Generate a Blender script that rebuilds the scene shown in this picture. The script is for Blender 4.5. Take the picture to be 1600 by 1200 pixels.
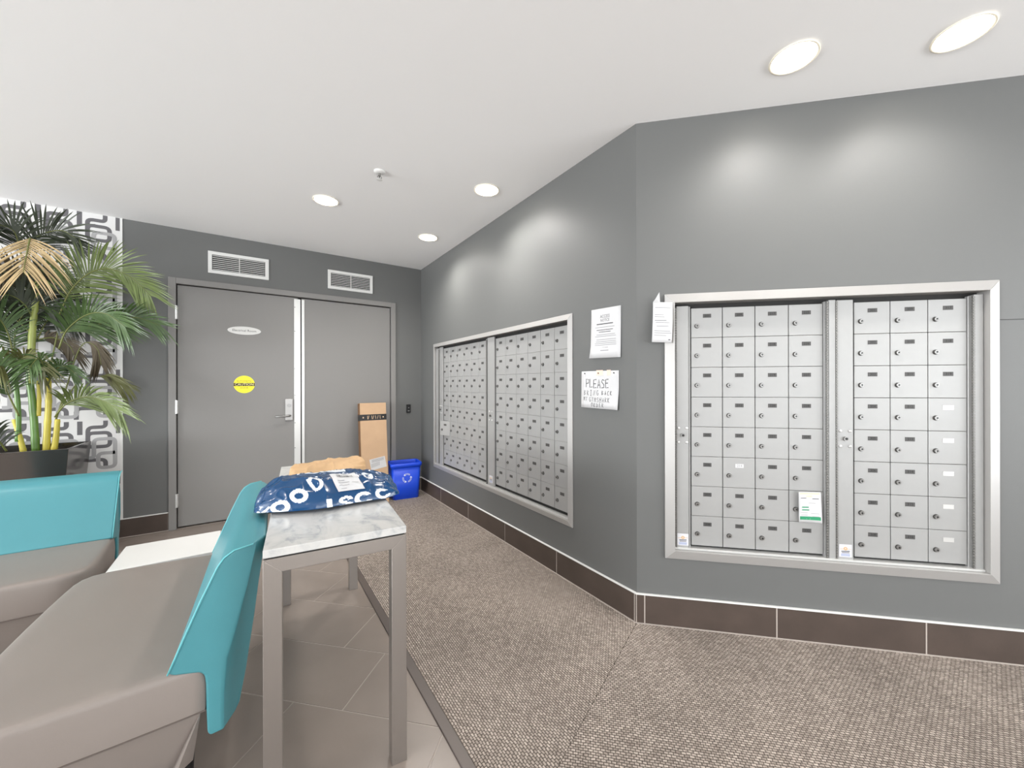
import bpy, bmesh, math, random
from mathutils import Vector, Matrix, noise
random.seed(7)
for o in list(bpy.data.objects): bpy.data.objects.remove(o)
SC = bpy.context.scene
COL = SC.collection
S2 = math.sqrt(.5)
PI = math.pi

# light and surface values
FILL_REAR, FILL_LEFT, LAMP, SPOT = 200, 620, 64, 152
C_WALL = (101, 102, 101); C_DOOR = (132, 130, 128); C_ALU = (161, 161, 160); C_ALUF = (172, 170, 168)
C_TILE = (138, 127, 119); C_TEAL = (72, 138, 147); C_TAUPE = (136, 127, 121)
CARPET_HI, CARPET_MID, CARPET_LO = (182, 170, 160), (148, 137, 128), (76, 68, 62)

LAMP_B = 30
FILL_RIGHT = 150

# ---------------------------------------------------------------- camera, world, lights, exposure
cam_data = bpy.data.cameras.new('camera'); cam = bpy.data.objects.new('camera', cam_data); COL.objects.link(cam)
cam.matrix_world = Matrix(((0.82869, 0.00164, -0.55971, -1.6113),
                           (-0.55971, -0.00111, -0.82869, -4.2404),
                           (-0.00198, 1.0, 0.0, 1.2004), (0, 0, 0, 1)))
cam_data.sensor_width = 36; cam_data.lens = 603.65/1600*36; cam_data.shift_y = 1.33/1600
cam_data.clip_start = .02
SC.camera = cam
SC.view_settings.view_transform = 'Standard'; SC.view_settings.look = 'None'
SC.view_settings.gamma = 1; SC.view_settings.use_curve_mapping = False
SC.view_settings.exposure = 0.34
w = bpy.data.worlds.new('world'); SC.world = w; w.use_nodes = True
w.node_tree.nodes['Background'].inputs[0].default_value = (.93, .97, 1, 1)
w.node_tree.nodes['Background'].inputs[1].default_value = 1.0

def area_light(name, loc, target, sx, sy, power, col=(1, 1, 1)):
    l = bpy.data.lights.new(name, 'AREA'); l.shape = 'RECTANGLE'; l.size = sx; l.size_y = sy; l.energy = power; l.color = col
    o = bpy.data.objects.new(name, l); COL.objects.link(o); o.location = loc
    o.rotation_euler = (Vector(target)-Vector(loc)).to_track_quat('-Z', 'Y').to_euler()
    return o
# fill lights added out of view for assumed windows, tilted to brighten the ceiling
area_light('fill_light', (-1.2, -10.7, 1.2), (-1.2, -7.5, 3.6), 7.5, 1.9, FILL_REAR, (.95, .98, 1))
area_light('fill_light', (-8.85, -3.4, 1.15), (-6.2, -3.4, 3.2), 6.0, 1.9, FILL_LEFT, (.95, .98, 1))
area_light('fill_light', (3.2, -8.8, 1.2), (1.2, -6.8, 3.2), 3.0, 1.9, FILL_RIGHT, (.95, .98, 1))
# ---------------------------------------------------------------- helpers
MATS = {}
def hexc(r, g, b):
    f = lambda c: ((c/255+.055)/1.055)**2.4 if c > 10 else c/255/12.92
    return (f(r), f(g), f(b), 1)
def mat(name, rgb, rough=.5, metal=0, var=0, vscale=8, bump=0, bscale=80, emit=0, spec=.5, coat=0, stretch=None):
    """procedural principled material: base colour with noise variation and optional noise bump"""
    if name in MATS: return MATS[name]
    m = bpy.data.materials.new(name); m.use_nodes = True; nt = m.node_tree; N = nt.nodes; K = nt.links
    b = N['Principled BSDF']; c = hexc(*rgb)
    b.inputs['Base Color'].default_value = c; b.inputs['Roughness'].default_value = rough
    b.inputs['Metallic'].default_value = metal; b.inputs['Specular IOR Level'].default_value = spec
    b.inputs['Coat Weight'].default_value = coat
    tc = N.new('ShaderNodeTexCoord'); src = tc.outputs['Object']
    if stretch:
        mp = N.new('ShaderNodeMapping'); mp.inputs['Scale'].default_value = stretch; K.new(src, mp.inputs[0]); src = mp.outputs[0]
    if var:
        n = N.new('ShaderNodeTexNoise'); n.inputs['Scale'].default_value = vscale; n.inputs['Detail'].default_value = 5
        K.new(src, n.inputs['Vector'])
        r = N.new('ShaderNodeMapRange'); r.inputs[1].default_value = .25; r.inputs[2].default_value = .75
        r.inputs[3].default_value = 1-var; r.inputs[4].default_value = 1+var
        K.new(n.outputs[0], r.inputs[0])
        h = N.new('ShaderNodeHueSaturation'); h.inputs['Color'].default_value = c; K.new(r.outputs[0], h.inputs['Value'])
        K.new(h.outputs[0], b.inputs['Base Color'])
    if bump:
        n2 = N.new('ShaderNodeTexNoise'); n2.inputs['Scale'].default_value = bscale; n2.inputs['Detail'].default_value = 3
        K.new(src, n2.inputs['Vector'])
        bp = N.new('ShaderNodeBump'); bp.inputs['Strength'].default_value = bump; bp.inputs['Distance'].default_value = .002
        K.new(n2.outputs[0], bp.inputs['Height']); K.new(bp.outputs[0], b.inputs['Normal'])
    if emit:
        b.inputs['Emission Color'].default_value = c; b.inputs['Emission Strength'].default_value = emit
    MATS[name] = m; return m

def link(o, parent=None):
    COL.objects.link(o)
    if parent: o.parent = parent
    return o
def tag(o, label=None, cat=None, group=None, kind=None):
    if label: o['label'] = label
    if cat: o['category'] = cat
    if group: o['group'] = group
    if kind: o['kind'] = kind
    return o
def thing(name, loc, rz, label, cat, group=None):
    o = bpy.data.objects.new(name, None); o.location = loc; o.rotation_euler = (0, 0, rz)
    o.empty_display_size = .05
    return tag(link(o), label, cat, group)
def obj(name, bm, m, parent=None, bevel=0, smooth=False, loc=None, rz=0, seg=2):
    me = bpy.data.meshes.new(name)
    if isinstance(bm, bmesh.types.BMesh):
        bmesh.ops.recalc_face_normals(bm, faces=bm.faces) if len(bm.faces) < 20000 and not getattr(obj, 'keep', 0) else None
        bm.to_mesh(me); bm.free()
    else: me = bm
    for mm in (m if isinstance(m, (list, tuple)) else [m]):
        if mm and isinstance(bm, bmesh.types.BMesh): me.materials.append(mm)
        elif mm and mm.name not in me.materials: me.materials.append(mm)
    o = bpy.data.objects.new(name, me); link(o, parent)
    if loc: o.location = loc
    if rz: o.rotation_euler = (0, 0, rz)
    if smooth:
        for p in me.polygons: p.use_smooth = True
    if bevel:
        b = o.modifiers.new('bevel', 'BEVEL'); b.width = bevel; b.segments = seg; b.limit_method = 'ANGLE'; b.angle_limit = .6
    return o
def copy(o, parent=None):
    c = o.copy(); COL.objects.link(c)
    if parent: c.parent = parent
    return c
def B(): return bmesh.new()
def box(bm, x0, x1, y0, y1, z0, z1, mi=0):
    vs = [bm.verts.new(p) for p in ((x0, y0, z0), (x1, y0, z0), (x1, y1, z0), (x0, y1, z0), (x0, y0, z1), (x1, y0, z1), (x1, y1, z1), (x0, y1, z1))]
    for f in ((0, 3, 2, 1), (4, 5, 6, 7), (0, 1, 5, 4), (1, 2, 6, 5), (2, 3, 7, 6), (3, 0, 4, 7)):
        bm.faces.new([vs[i] for i in f]).material_index = mi
    return bm
def bx(*a): return box(B(), *a)
def cyl(bm, p, q, r0, r1=None, n=16, mi=0, cap=True):
    """tapered cylinder between two points"""
    r1 = r0 if r1 is None else r1; p = Vector(p); q = Vector(q); d = (q-p).normalized()
    a = d.orthogonal().normalized(); b = d.cross(a)
    r = [[bm.verts.new(c+(a*math.cos(t)+b*math.sin(t))*rr) for t in (2*PI*i/n for i in range(n))] for c, rr in ((p, r0), (q, r1))]
    for i in range(n): bm.faces.new((r[0][i], r[0][(i+1) % n], r[1][(i+1) % n], r[1][i])).material_index = mi
    if cap: bm.faces.new(r[0][::-1]).material_index = mi; bm.faces.new(r[1]).material_index = mi
    return bm
def lathe(bm, prof, n=24, c=(0, 0, 0), mi=0):
    """revolve (r, z) pairs about z"""
    rows = [[bm.verts.new((c[0]+r*math.cos(2*PI*i/n), c[1]+r*math.sin(2*PI*i/n), c[2]+z)) for i in range(n)] for r, z in prof]
    for a, b in zip(rows, rows[1:]):
        for i in range(n): bm.faces.new((a[i], a[(i+1) % n], b[(i+1) % n], b[i])).material_index = mi
    bm.faces.new(rows[0][::-1]).material_index = mi; bm.faces.new(rows[-1]).material_index = mi
    return bm
def tube(bm, pts, rad, n=8, mi=0):
    """tube through points; rad is a number or a list"""
    P = [Vector(p) for p in pts]; R = rad if isinstance(rad, (list, tuple)) else [rad]*len(P)
    rows = []; ref = None
    for i, p in enumerate(P):
        d = (P[min(i+1, len(P)-1)]-P[max(i-1, 0)]).normalized()
        a = (d.orthogonal() if ref is None else (ref-d*ref.dot(d))).normalized(); ref = a; b = d.cross(a)
        rows.append([bm.verts.new(p+(a*math.cos(2*PI*k/n)+b*math.sin(2*PI*k/n))*R[i]) for k in range(n)])
    for r, s in zip(rows, rows[1:]):
        for k in range(n): bm.faces.new((r[k], r[(k+1) % n], s[(k+1) % n], s[k])).material_index = mi
    bm.faces.new(rows[0][::-1]).material_index = mi; bm.faces.new(rows[-1]).material_index = mi
    return bm
def prism(bm, pts, off, mi=0):
    """extrude a polygon (3-D points) by the vector off"""
    a = [bm.verts.new(p) for p in pts]; b = [bm.verts.new(Vector(p)+Vector(off)) for p in pts]; n = len(pts)
    bm.faces.new(a[::-1]).material_index = mi; bm.faces.new(b).material_index = mi
    for i in range(n): bm.faces.new((a[i], a[(i+1) % n], b[(i+1) % n], b[i])).material_index = mi
    return bm
def cr(P, t):
    """Catmull-Rom through the points P at t in 0..1"""
    n = len(P)-1; x = min(max(t, 0), .99999)*n; i = int(x); f = x-i
    g = lambda k: Vector(P[k]) if 0 <= k <= n else (Vector(P[0])*2-Vector(P[1]) if k < 0 else Vector(P[n])*2-Vector(P[n-1]))
    a, b, c, d = g(i-1), g(i), g(i+1), g(i+2)
    return .5*((2*b)+(c-a)*f+(2*a-5*b+4*c-d)*f*f+(3*b-a-3*c+d)*f**3)
def rounded(path, r, closed=False, n=5):
    """round the corners of a 2-D polyline"""
    out = []; m = len(path)
    for i, p in enumerate(path):
        p = Vector(p)
        if not closed and i in (0, m-1): out.append(p); continue
        a = Vector(path[(i-1) % m]); b = Vector(path[(i+1) % m]); rr = min(r, (a-p).length*.49, (b-p).length*.49)
        s = p+(a-p).normalized()*rr; e = p+(b-p).normalized()*rr
        for k in range(n+1):
            t = k/n; out.append(s*(1-t)**2+p*2*t*(1-t)+e*t*t)
    return out
def ribbon(bm, path, w, y, closed=False, mi=0, th=0):
    """flat band of width w along a 2-D (x, z) path, facing -Y at depth y"""
    n = len(path); L = []; R = []
    for i, p in enumerate(path):
        a = path[(i-1) % n] if closed or i else p; b = path[(i+1) % n] if closed or i < n-1 else p
        d = (Vector(b)-Vector(a)).normalized(); nn = Vector((-d.y, d.x))*w/2
        L.append(bm.verts.new((p[0]+nn.x, y, p[1]+nn.y))); R.append(bm.verts.new((p[0]-nn.x, y, p[1]-nn.y)))
    for i in range(n if closed else n-1):
        j = (i+1) % n; bm.faces.new((L[i], L[j], R[j], R[i])).material_index = mi
    return bm
_tc = {}
def text_tris(s, size=1):
    """flat font outline of a string as (verts, faces), centred"""
    if s not in _tc:
        c = bpy.data.curves.new('t', 'FONT'); c.body = s; c.resolution_u = 2; c.align_x = 'CENTER'; c.align_y = 'CENTER'
        o = bpy.data.objects.new('t', c); COL.objects.link(o); bpy.context.view_layer.update()
        me = bpy.data.meshes.new_from_object(o.evaluated_get(bpy.context.evaluated_depsgraph_get()))
        _tc[s] = ([v.co.copy() for v in me.vertices], [tuple(p.vertices) for p in me.polygons])
        bpy.data.objects.remove(o); bpy.data.curves.remove(c); bpy.data.meshes.remove(me)
    return _tc[s]
def text(bm, s, size, x, y, z, mi=0, fn=None, sx=1):
    V, F = text_tris(s)
    vs = [bm.verts.new(fn(x+v.x*size*sx, z+v.y*size) if fn else (x+v.x*size*sx, y, z+v.y*size)) for v in V]
    for f in F:
        try: bm.faces.new([vs[i] for i in f]).material_index = mi
        except ValueError: pass
    return bm
STROKES = {'P': [[(0, 0), (0, 1), (.6, .9), (.55, .5), (0, .45)]], 'L': [[(0, 1), (0, 0), (.6, .05)]], 'E': [[(.6, 1), (0, .95), (0, 0), (.6, .05)], [(0, .5), (.5, .52)]],
 'A': [[(0, 0), (.3, 1), (.6, 0)], [(.1, .35), (.5, .38)]], 'S': [[(.6, .9), (.2, 1), (0, .75), (.5, .4), (.5, .08), (0, .05)]], 'B': [[(0, 0), (0, 1), (.5, .8), (0, .55), (.6, .3), (0, 0)]],
 'R': [[(0, 0), (0, 1), (.6, .8), (0, .5), (.6, 0)]], 'I': [[(.25, 0), (.25, 1)], [(0, 1), (.5, 1)], [(0, 0), (.5, 0)]], 'N': [[(0, 0), (0, 1), (.55, 0), (.55, 1)]],
 'G': [[(.6, .85), (.2, 1), (0, .4), (.3, 0), (.6, .1), (.6, .45), (.35, .45)]], 'C': [[(.6, .9), (.2, 1), (0, .5), (.2, 0), (.6, .08)]], 'K': [[(0, 0), (0, 1)], [(.5, 1), (0, .5), (.55, 0)]],
 'M': [[(0, 0), (.05, 1), (.3, .4), (.55, 1), (.6, 0)]], 'Y': [[(0, 1), (.3, .5), (.6, 1)], [(.3, .5), (.2, 0)]], 'H': [[(0, 0), (0, 1)], [(.55, 0), (.55, 1)], [(0, .5), (.55, .5)]],
 'O': [[(.3, 1), (0, .6), (.2, 0), (.55, .3), (.5, .9), (.3, 1)]], 'D': [[(0, 0), (0, 1), (.55, .7), (.5, .2), (0, 0)]]}
def hand(bm, s, x, z, h, adv, w, y, mi=0):
    for i, ch in enumerate(s):
        for st in STROKES.get(ch, []):
            j = random.uniform(-.06, .06)*h
            ribbon(bm, [Vector((x+i*adv+a*h*.72, z+b*h+j)) for a, b in st], w, y, mi=mi)

# ---------------------------------------------------------------- materials
m_wall = mat('wall_paint', C_WALL, .5, bump=.12, bscale=500, spec=.5)
m_ceil = mat('ceiling_paint', (248, 248, 248), .9, bump=.05, bscale=300)
m_white = mat('white_paint', (222, 222, 220), .5)
m_door = mat('door_paint', C_DOOR, .45, bump=.05, bscale=400)
m_frame = mat('door_frame_paint', C_DOOR, .42)
m_alu = mat('mailbox_aluminium', C_ALU, .42, .25, var=.015, vscale=30, bump=.05, bscale=600)
m_alu_fr = mat('mailbox_frame_aluminium', C_ALUF, .38, .3, bump=.05, bscale=300, stretch=(1, 1, 12))
m_steel = mat('brushed_steel', (164, 158, 153), .34, .85, bump=.15, bscale=160, stretch=(1, 1, .05))
m_bright = mat('bright_metal', (212, 212, 210), .35, .5)
m_dark = mat('dark_gap', (30, 29, 28), .7)
m_chrome = mat('lock_chrome', (150, 149, 147), .34, .85)
m_lockring = mat('lock_ring', (84, 83, 81), .4, .7)
m_plate = mat('number_plate', (72, 71, 70), .5)
m_print = mat('plate_print', (26, 25, 25), .6)
m_btile = mat('baseboard_tile', (76, 65, 59), .4, var=.16, vscale=7, bump=.1, bscale=120)
m_grout = mat('grout', (178, 168, 160), .85)
m_teal = mat('teal_leather', C_TEAL, .33, var=.02, bump=.12, bscale=700, spec=.5)
m_taupe = mat('taupe_leather', C_TAUPE, .42, var=.03, vscale=5, bump=.14, bscale=700)
m_lacq = mat('white_lacquer', (228, 227, 224), .25)
m_black = mat('black_plastic', (22, 22, 23), .35)
m_ink = mat('ink', (70, 70, 72), .7)
m_ink_soft = mat('soft_ink', (140, 140, 143), .7)
m_paper = mat('paper', (202, 202, 203), .7, bump=.1, bscale=60)
m_yellow = mat('sticker_yellow', (252, 238, 40), .4)
m_green = mat('print_green', (42, 140, 98), .6)
m_peach = mat('print_peach', (240, 205, 175), .6)
m_blueprint = mat('print_blue', (165, 172, 196), .6)
m_card = mat('cardboard', (192, 160, 128), .8, var=.04, vscale=12, bump=.2, bscale=90)
m_card_edge = mat('cardboard_edge', (120, 88, 60), .85)
m_blue = mat('bin_blue', (14, 68, 205), .38, bump=.1, bscale=300)
m_poly = mat('poly_mailer_blue', (0, 60, 104), .22, coat=.25)
m_polyw = mat('poly_mailer_white', (226, 234, 242), .25, coat=.4)
m_kraft = mat('kraft_paper', (188, 154, 114), .7, var=.05, vscale=15, bump=.15, bscale=120)

# tile and carpet need patterns of their own
def tile_material():
    m = mat('floor_tile', C_TILE, .3, var=.12, vscale=3.2, bump=.08, bscale=90); return m
m_tile = tile_material()
def marble():
    m = mat('marble', (236, 235, 231), .22); nt = m.node_tree; N = nt.nodes; K = nt.links; b = N['Principled BSDF']
    tc = N.new('ShaderNodeTexCoord'); mp = N.new('ShaderNodeMapping'); mp.inputs['Scale'].default_value = (4.5, 2.2, 4.5); mp.inputs['Rotation'].default_value = (0, 0, .9)
    n = N.new('ShaderNodeTexNoise'); n.inputs['Scale'].default_value = 2.4; n.inputs['Detail'].default_value = 9; n.inputs['Roughness'].default_value = .62; n.inputs['Distortion'].default_value = 1.4
    r = N.new('ShaderNodeValToRGB'); e = r.color_ramp.elements
    e[0].position = .36; e[0].color = hexc(166, 168, 170); e[1].position = .56; e[1].color = hexc(200, 199, 196)
    k = e.new(.46); k.color = hexc(192, 192, 190)
    K.new(tc.outputs['Object'], mp.inputs[0]); K.new(mp.outputs[0], n.inputs['Vector']); K.new(n.outputs[0], r.inputs[0]); K.new(r.outputs[0], b.inputs['Base Color'])
    return m
m_marble = marble()
def carpet(name, rz):
    """woven carpet: short staggered loops in rows turned by rz"""
    m = mat(name, (150, 138, 128), .95); nt = m.node_tree; N = nt.nodes; K = nt.links; b = N['Principled BSDF']
    b.inputs['Specular IOR Level'].default_value = .15
    tc = N.new('ShaderNodeTexCoord'); mp = N.new('ShaderNodeMapping'); mp.inputs['Rotation'].default_value = (0, 0, rz); mp.inputs['Scale'].default_value = (1, 1, 1)
    wn = N.new('ShaderNodeTexNoise'); wn.inputs['Scale'].default_value = 40; va = N.new('ShaderNodeVectorMath'); va.operation = 'MULTIPLY_ADD'; va.inputs[1].default_value = (.006, .006, 0)
    K.new(tc.outputs['Object'], mp.inputs[0]); K.new(mp.outputs[0], wn.inputs['Vector']); K.new(wn.outputs['Color'], va.inputs[0]); K.new(mp.outputs[0], va.inputs[2])
    br = N.new('ShaderNodeTexBrick'); br.inputs['Scale'].default_value = 1; br.inputs['Brick Width'].default_value = .016; br.inputs['Row Height'].default_value = .0095
    br.inputs['Mortar Size'].default_value = .0022; br.inputs['Mortar Smooth'].default_value = .9; br.inputs['Bias'].default_value = 0
    br.inputs['Color1'].default_value = hexc(*CARPET_HI); br.inputs['Color2'].default_value = hexc(*CARPET_MID); br.inputs['Mortar'].default_value = hexc(*CARPET_LO)
    K.new(va.outputs[0], br.inputs['Vector'])
    n2 = N.new('ShaderNodeTexNoise'); n2.inputs['Scale'].default_value = 2.2; n2.inputs['Detail'].default_value = 6; K.new(tc.outputs['Object'], n2.inputs['Vector'])
    r2 = N.new('ShaderNodeMapRange'); r2.inputs[1].default_value = .3; r2.inputs[2].default_value = .7; r2.inputs[3].default_value = .85; r2.inputs[4].default_value = 1.13; K.new(n2.outputs[0], r2.inputs[0])
    n3 = N.new('ShaderNodeTexNoise'); n3.inputs['Scale'].default_value = 160; n3.inputs['Detail'].default_value = 2; K.new(mp.outputs[0], n3.inputs['Vector'])
    r3 = N.new('ShaderNodeMapRange'); r3.inputs[1].default_value = .3; r3.inputs[2].default_value = .7; r3.inputs[3].default_value = .75; r3.inputs[4].default_value = 1.25; K.new(n3.outputs[0], r3.inputs[0])
    mu = N.new('ShaderNodeMath'); mu.operation = 'MULTIPLY'; K.new(r2.outputs[0], mu.inputs[0]); K.new(r3.outputs[0], mu.inputs[1])
    h = N.new('ShaderNodeHueSaturation'); K.new(br.outputs['Color'], h.inputs['Color']); K.new(mu.outputs[0], h.inputs['Value']); K.new(h.outputs[0], b.inputs['Base Color'])
    bp = N.new('ShaderNodeBump'); bp.inputs['Strength'].default_value = .6; bp.inputs['Distance'].default_value = .003; bp.invert = True
    K.new(br.outputs['Fac'], bp.inputs['Height']); K.new(bp.outputs[0], b.inputs['Normal'])
    return m
m_carpet_a = carpet('carpet_along_wall', PI/2); m_carpet_b = carpet('carpet_turned', PI/4)

# ---------------------------------------------------------------- the room
H = 2.517; LW = 2.977; TH = .12
structure = lambda o: tag(o, kind='structure')
# local wall frames: x to the right along the wall, y into the wall, z up
WA = dict(loc=(0, 0, 0), rz=-PI/2); WB_ = dict(loc=(0, -LW, 0), rz=-PI/4)
def wall_with_hole(bm, x0, x1, hx0, hx1, hz0, hz1, z1=H):
    box(bm, x0, hx0, 0, TH, 0, z1); box(bm, hx1, x1, 0, TH, 0, z1); box(bm, hx0, hx1, 0, TH, 0, hz0); box(bm, hx0, hx1, 0, TH, hz1, z1)
    return bm
DX0, DX1, DZ = -2.178, -.294, 2.10
HOLE_A = (.40, 2.485, .362, 1.605); HOLE_B = (.16, 1.463, .368, 1.622)
wb = B()
box(wb, -9.0, DX0+.02, 0, TH, 0, H); box(wb, DX1-.02, TH, 0, TH, 0, H); box(wb, DX0+.02, DX1-.02, 0, TH, DZ-.02, H)
structure(obj('wall_back', wb, m_wall))
structure(obj('wall_right', wall_with_hole(B(), 0, LW, *HOLE_A), m_wall, **WA))
wbo = structure(obj('wall_angled', wall_with_hole(B(), 0, 4.6, *HOLE_B), m_wall, **WB_))
obj('wall_joint', bx(1.49, 4.6, -.0012, .002, 1.4755, 1.4775), m_dark, wbo)
structure(obj('ceiling', bx(-9.1, 3.6, -11.2, .3, H, H+.1), m_ceil))
fl = structure(obj('floor', bx(-9.1, 3.6, -11.2, .3, -.1, -.0014), m_grout))
# rear of the lobby (never in view): walls with tall openings added to let light in
wr = B(); box(wr, -9.1, -5.2, -11.12, -11, 0, H); box(wr, 2.8, 3.6, -11.12, -11, 0, H); box(wr, -5.2, 2.8, -11.12, -11, 0, .2); box(wr, -5.2, 2.8, -11.12, -11, 2.45, H)
structure(obj('wall_rear', wr, m_wall))
wl = B(); box(wl, -9.12, -9.0, -11, -6.6, 0, H); box(wl, -9.12, -9.0, -.3, .12, 0, H); box(wl, -9.12, -9.0, -6.6, -.3, 0, .2); box(wl, -9.12, -9.0, -6.6, -.3, 2.45, H)
structure(obj('wall_left', wl, m_wall))

# floor tiles: rows at 45 degrees, pitch .31 x .605, joints alternating
tiles = 0
TX1 = -1.068
def clip(bm, co, no):
    g = bm.verts[:]+bm.edges[:]+bm.faces[:]
    bmesh.ops.bisect_plane(bm, geom=g, plane_co=co, plane_no=no, clear_outer=True)
    if bm.edges:
        e = [x for x in bm.edges if x.is_boundary]
        if e: bmesh.ops.edgeloop_fill(bm, edges=e)
tile_mesh = None
for k in range(-14, 12):
    n0 = -2.548+.3095*k; mo = .365 if (k % 2) == 1 else .16
    # rows k=0 spans n0 .. n0+.3095 ; the row below (k=-1) is joined at .155
    for j in range(-12, 8):
        m0 = mo+.605*j
        nc = n0+.155; mc = m0+.3025
        cx = (nc+mc)*S2; cy = (nc-mc)*S2
        if not (-3.7 < cx < -.7 and -5.0 < cy < .35): continue
        g = .0028
        P = [((n0+g if a < 0 else n0+.3095-g), (m0+g if b < 0 else m0+.605-g)) for a, b in ((-1, -1), (1, -1), (1, 1), (-1, 1))]
        W = [((n+m)*S2, (n-m)*S2) for n, m in P]
        if min(p[0] for p in W) > TX1 or min(p[1] for p in W) > 0: continue
        cut = max(p[0] for p in W) > TX1 or max(p[1] for p in W) > 0
        dz = random.uniform(-.0004, .0004)
        if cut:
            bm = B(); prism(bm, [(x, y, -.0048) for x, y in W], (0, 0, .0048+dz))
            bmesh.ops.recalc_face_normals(bm, faces=bm.faces)
            clip(bm, (TX1, 0, 0), (1, 0, 0)); 
            if bm.verts: clip(bm, (0, 0, 0), (0, 1, 0))
            if len(bm.faces) < 4: bm.free(); continue
            obj('tile', bm, m_tile, fl)
        elif tile_mesh is None:
            bm = B(); prism(bm, [(x-cx, y-cy, -.0048) for x, y in W], (0, 0, .0048))
            t = obj('tile', bm, m_tile, fl); t.location = (cx, cy, 0); tile_mesh = t.data
        else:
            t = bpy.data.objects.new('tile', tile_mesh); link(t, fl); t.location = (cx, cy, dz)
        tiles += 1
# plain floor beyond the view
obj('floor_beyond', bx(-9.0, -3.72, -11, 0, -.005, -.001), m_tile, fl)
# carpet, turned at the bend of the wall, and the metal edge strip
ca = B(); prism(ca, [(-1.03, -.001, -.005), (-1.03, -3.404, -.005), (-.003, LW*-1-.001, -.005), (-.003, -.001, -.005)], (0, 0, .009))
o = tag(obj('carpet', ca, m_carpet_a, fl))
cb = B(); prism(cb, [(-1.03, -3.406, -.005), (-1.03, -11, -.005), (3.25, -11, -.005), (3.25, -6.24, -.005), (-.001, -LW-.003, -.005)], (0, 0, .009))
obj('carpet', cb, m_carpet_b, fl)
obj('edge_strip', bx(-1.067, -1.03, -11, -.001, -.004, .006), mat('strip_metal', (98, 90, 86), .4, .3), fl, bevel=.002)

# tiled baseboards with a white edge trim
def baseboard(name, joints, frame, ends):
    root = bpy.data.objects.new(name, None); link(root); structure(root)
    root.location = frame['loc']; root.rotation_euler = (0, 0, frame['rz']); root.empty_display_size = .05
    a, b = ends; js = [a]+sorted(j for j in joints if a < j < b)+[b]
    obj('grout_backing', bx(a, b, -.0104, -.0005, .004, .148), m_grout, root)
    for p, q in zip(js, js[1:]):
        obj('tile', bx(p+.0028, q-.0028, -.0115, -.002, .008, .1465), m_btile, root, bevel=.0008, seg=1)
    obj('floor_bead', bx(a, b, -.0155, -.009, .0035, .0075), m_grout, root)
    obj('edge_trim', bx(a, b, -.013, -.0005, .147, .1535), m_white, root, bevel=.001, seg=1)
    return root
baseboard('baseboard_right', [-.03+.6*i for i in range(1, 6)], WA, (0, LW+.0045))
baseboard('baseboard_angled', [.036+.594*i for i in range(0, 9)], WB_, (-.0045, 4.6))
baseboard('baseboard_left', [-2.18-.6*i for i in range(0, 3)], dict(loc=(0, 0, 0), rz=0), (-3.6, DX0-.001))
baseboard('baseboard_back', [], dict(loc=(0, 0, 0), rz=0), (DX1+.001, -.012))

# patterned wallpaper on the left of the back wall
m_wp = mat('wallpaper_ground', (218, 217, 216), .6); m_wpd = mat('wallpaper_charcoal', (98, 96, 99), .55); m_wpl = mat('wallpaper_silver', (164, 163, 164), .45)
wp = bpy.data.objects.new('trim_1', None); link(wp); structure(wp)
obj('wallpaper', bx(-4.4, -2.462, -.0012, -.0002, .15, H), m_wp, wp)
obj('edge_bead', bx(-2.462, -2.449, -.004, -.0002, .15, H), m_white, wp)
pd = B(); pl_ = B()
def cl(path):  # keep strokes under the ceiling
    return [Vector((p[0], min(p[1], H-.002))) for p in path]
for i in range(-8, 1):
    for j in range(-2, 6):
        dx = i*.206; dz = j*.3965
        q = lambda pts: [(x+dx, z+dz) for x, z in pts]
        def st(bm, pts, w, y, closed=False, r=.03):
            P = q(pts)
            if max(p[0] for p in P)+w/2 > -2.463 or min(p[1] for p in P) > H or min(p[1] for p in P) < .16: return
            if max(p[1] for p in P) > H-.01:
                if closed: P = [(x, min(z, H-.014)) for x, z in P]
                else: P = [(x, min(z, H-.002)) for x, z in P]
            ribbon(bm, rounded(P, r, closed), w, y, closed)
        st(pd, [(-2.64, .7315), (-2.521, .7315), (-2.521, .8375), (-2.64, .8375)], .026, -.0016, True)
        st(pd, [(-2.64, .78), (-2.64, .882), (-2.545, .882), (-2.545, .93)], .026, -.0017)
        st(pd, [(-2.70, .548), (-2.70, .631), (-2.545, .631), (-2.545, .556)], .026, -.0016)
        st(pd, [(-2.476, .828), (-2.476, .93)], .028, -.0016)
        st(pl_, [(-2.645, .65), (-2.608, .65), (-2.608, .79), (-2.4925, .79), (-2.4925, .569), (-2.585, .569), (-2.585, .68), (-2.4925, .68)], .025, -.0022)
        if i == 0: 
            st(pd, [(-2.476, .828), (-2.476, .93)], .024, -.0016)
obj.keep = 1
tag(obj('printed_pattern', pd, m_wpd, wp), kind='stuff'); tag(obj('printed_pattern', pl_, m_wpl, wp), kind='stuff')
obj.keep = 0

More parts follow.
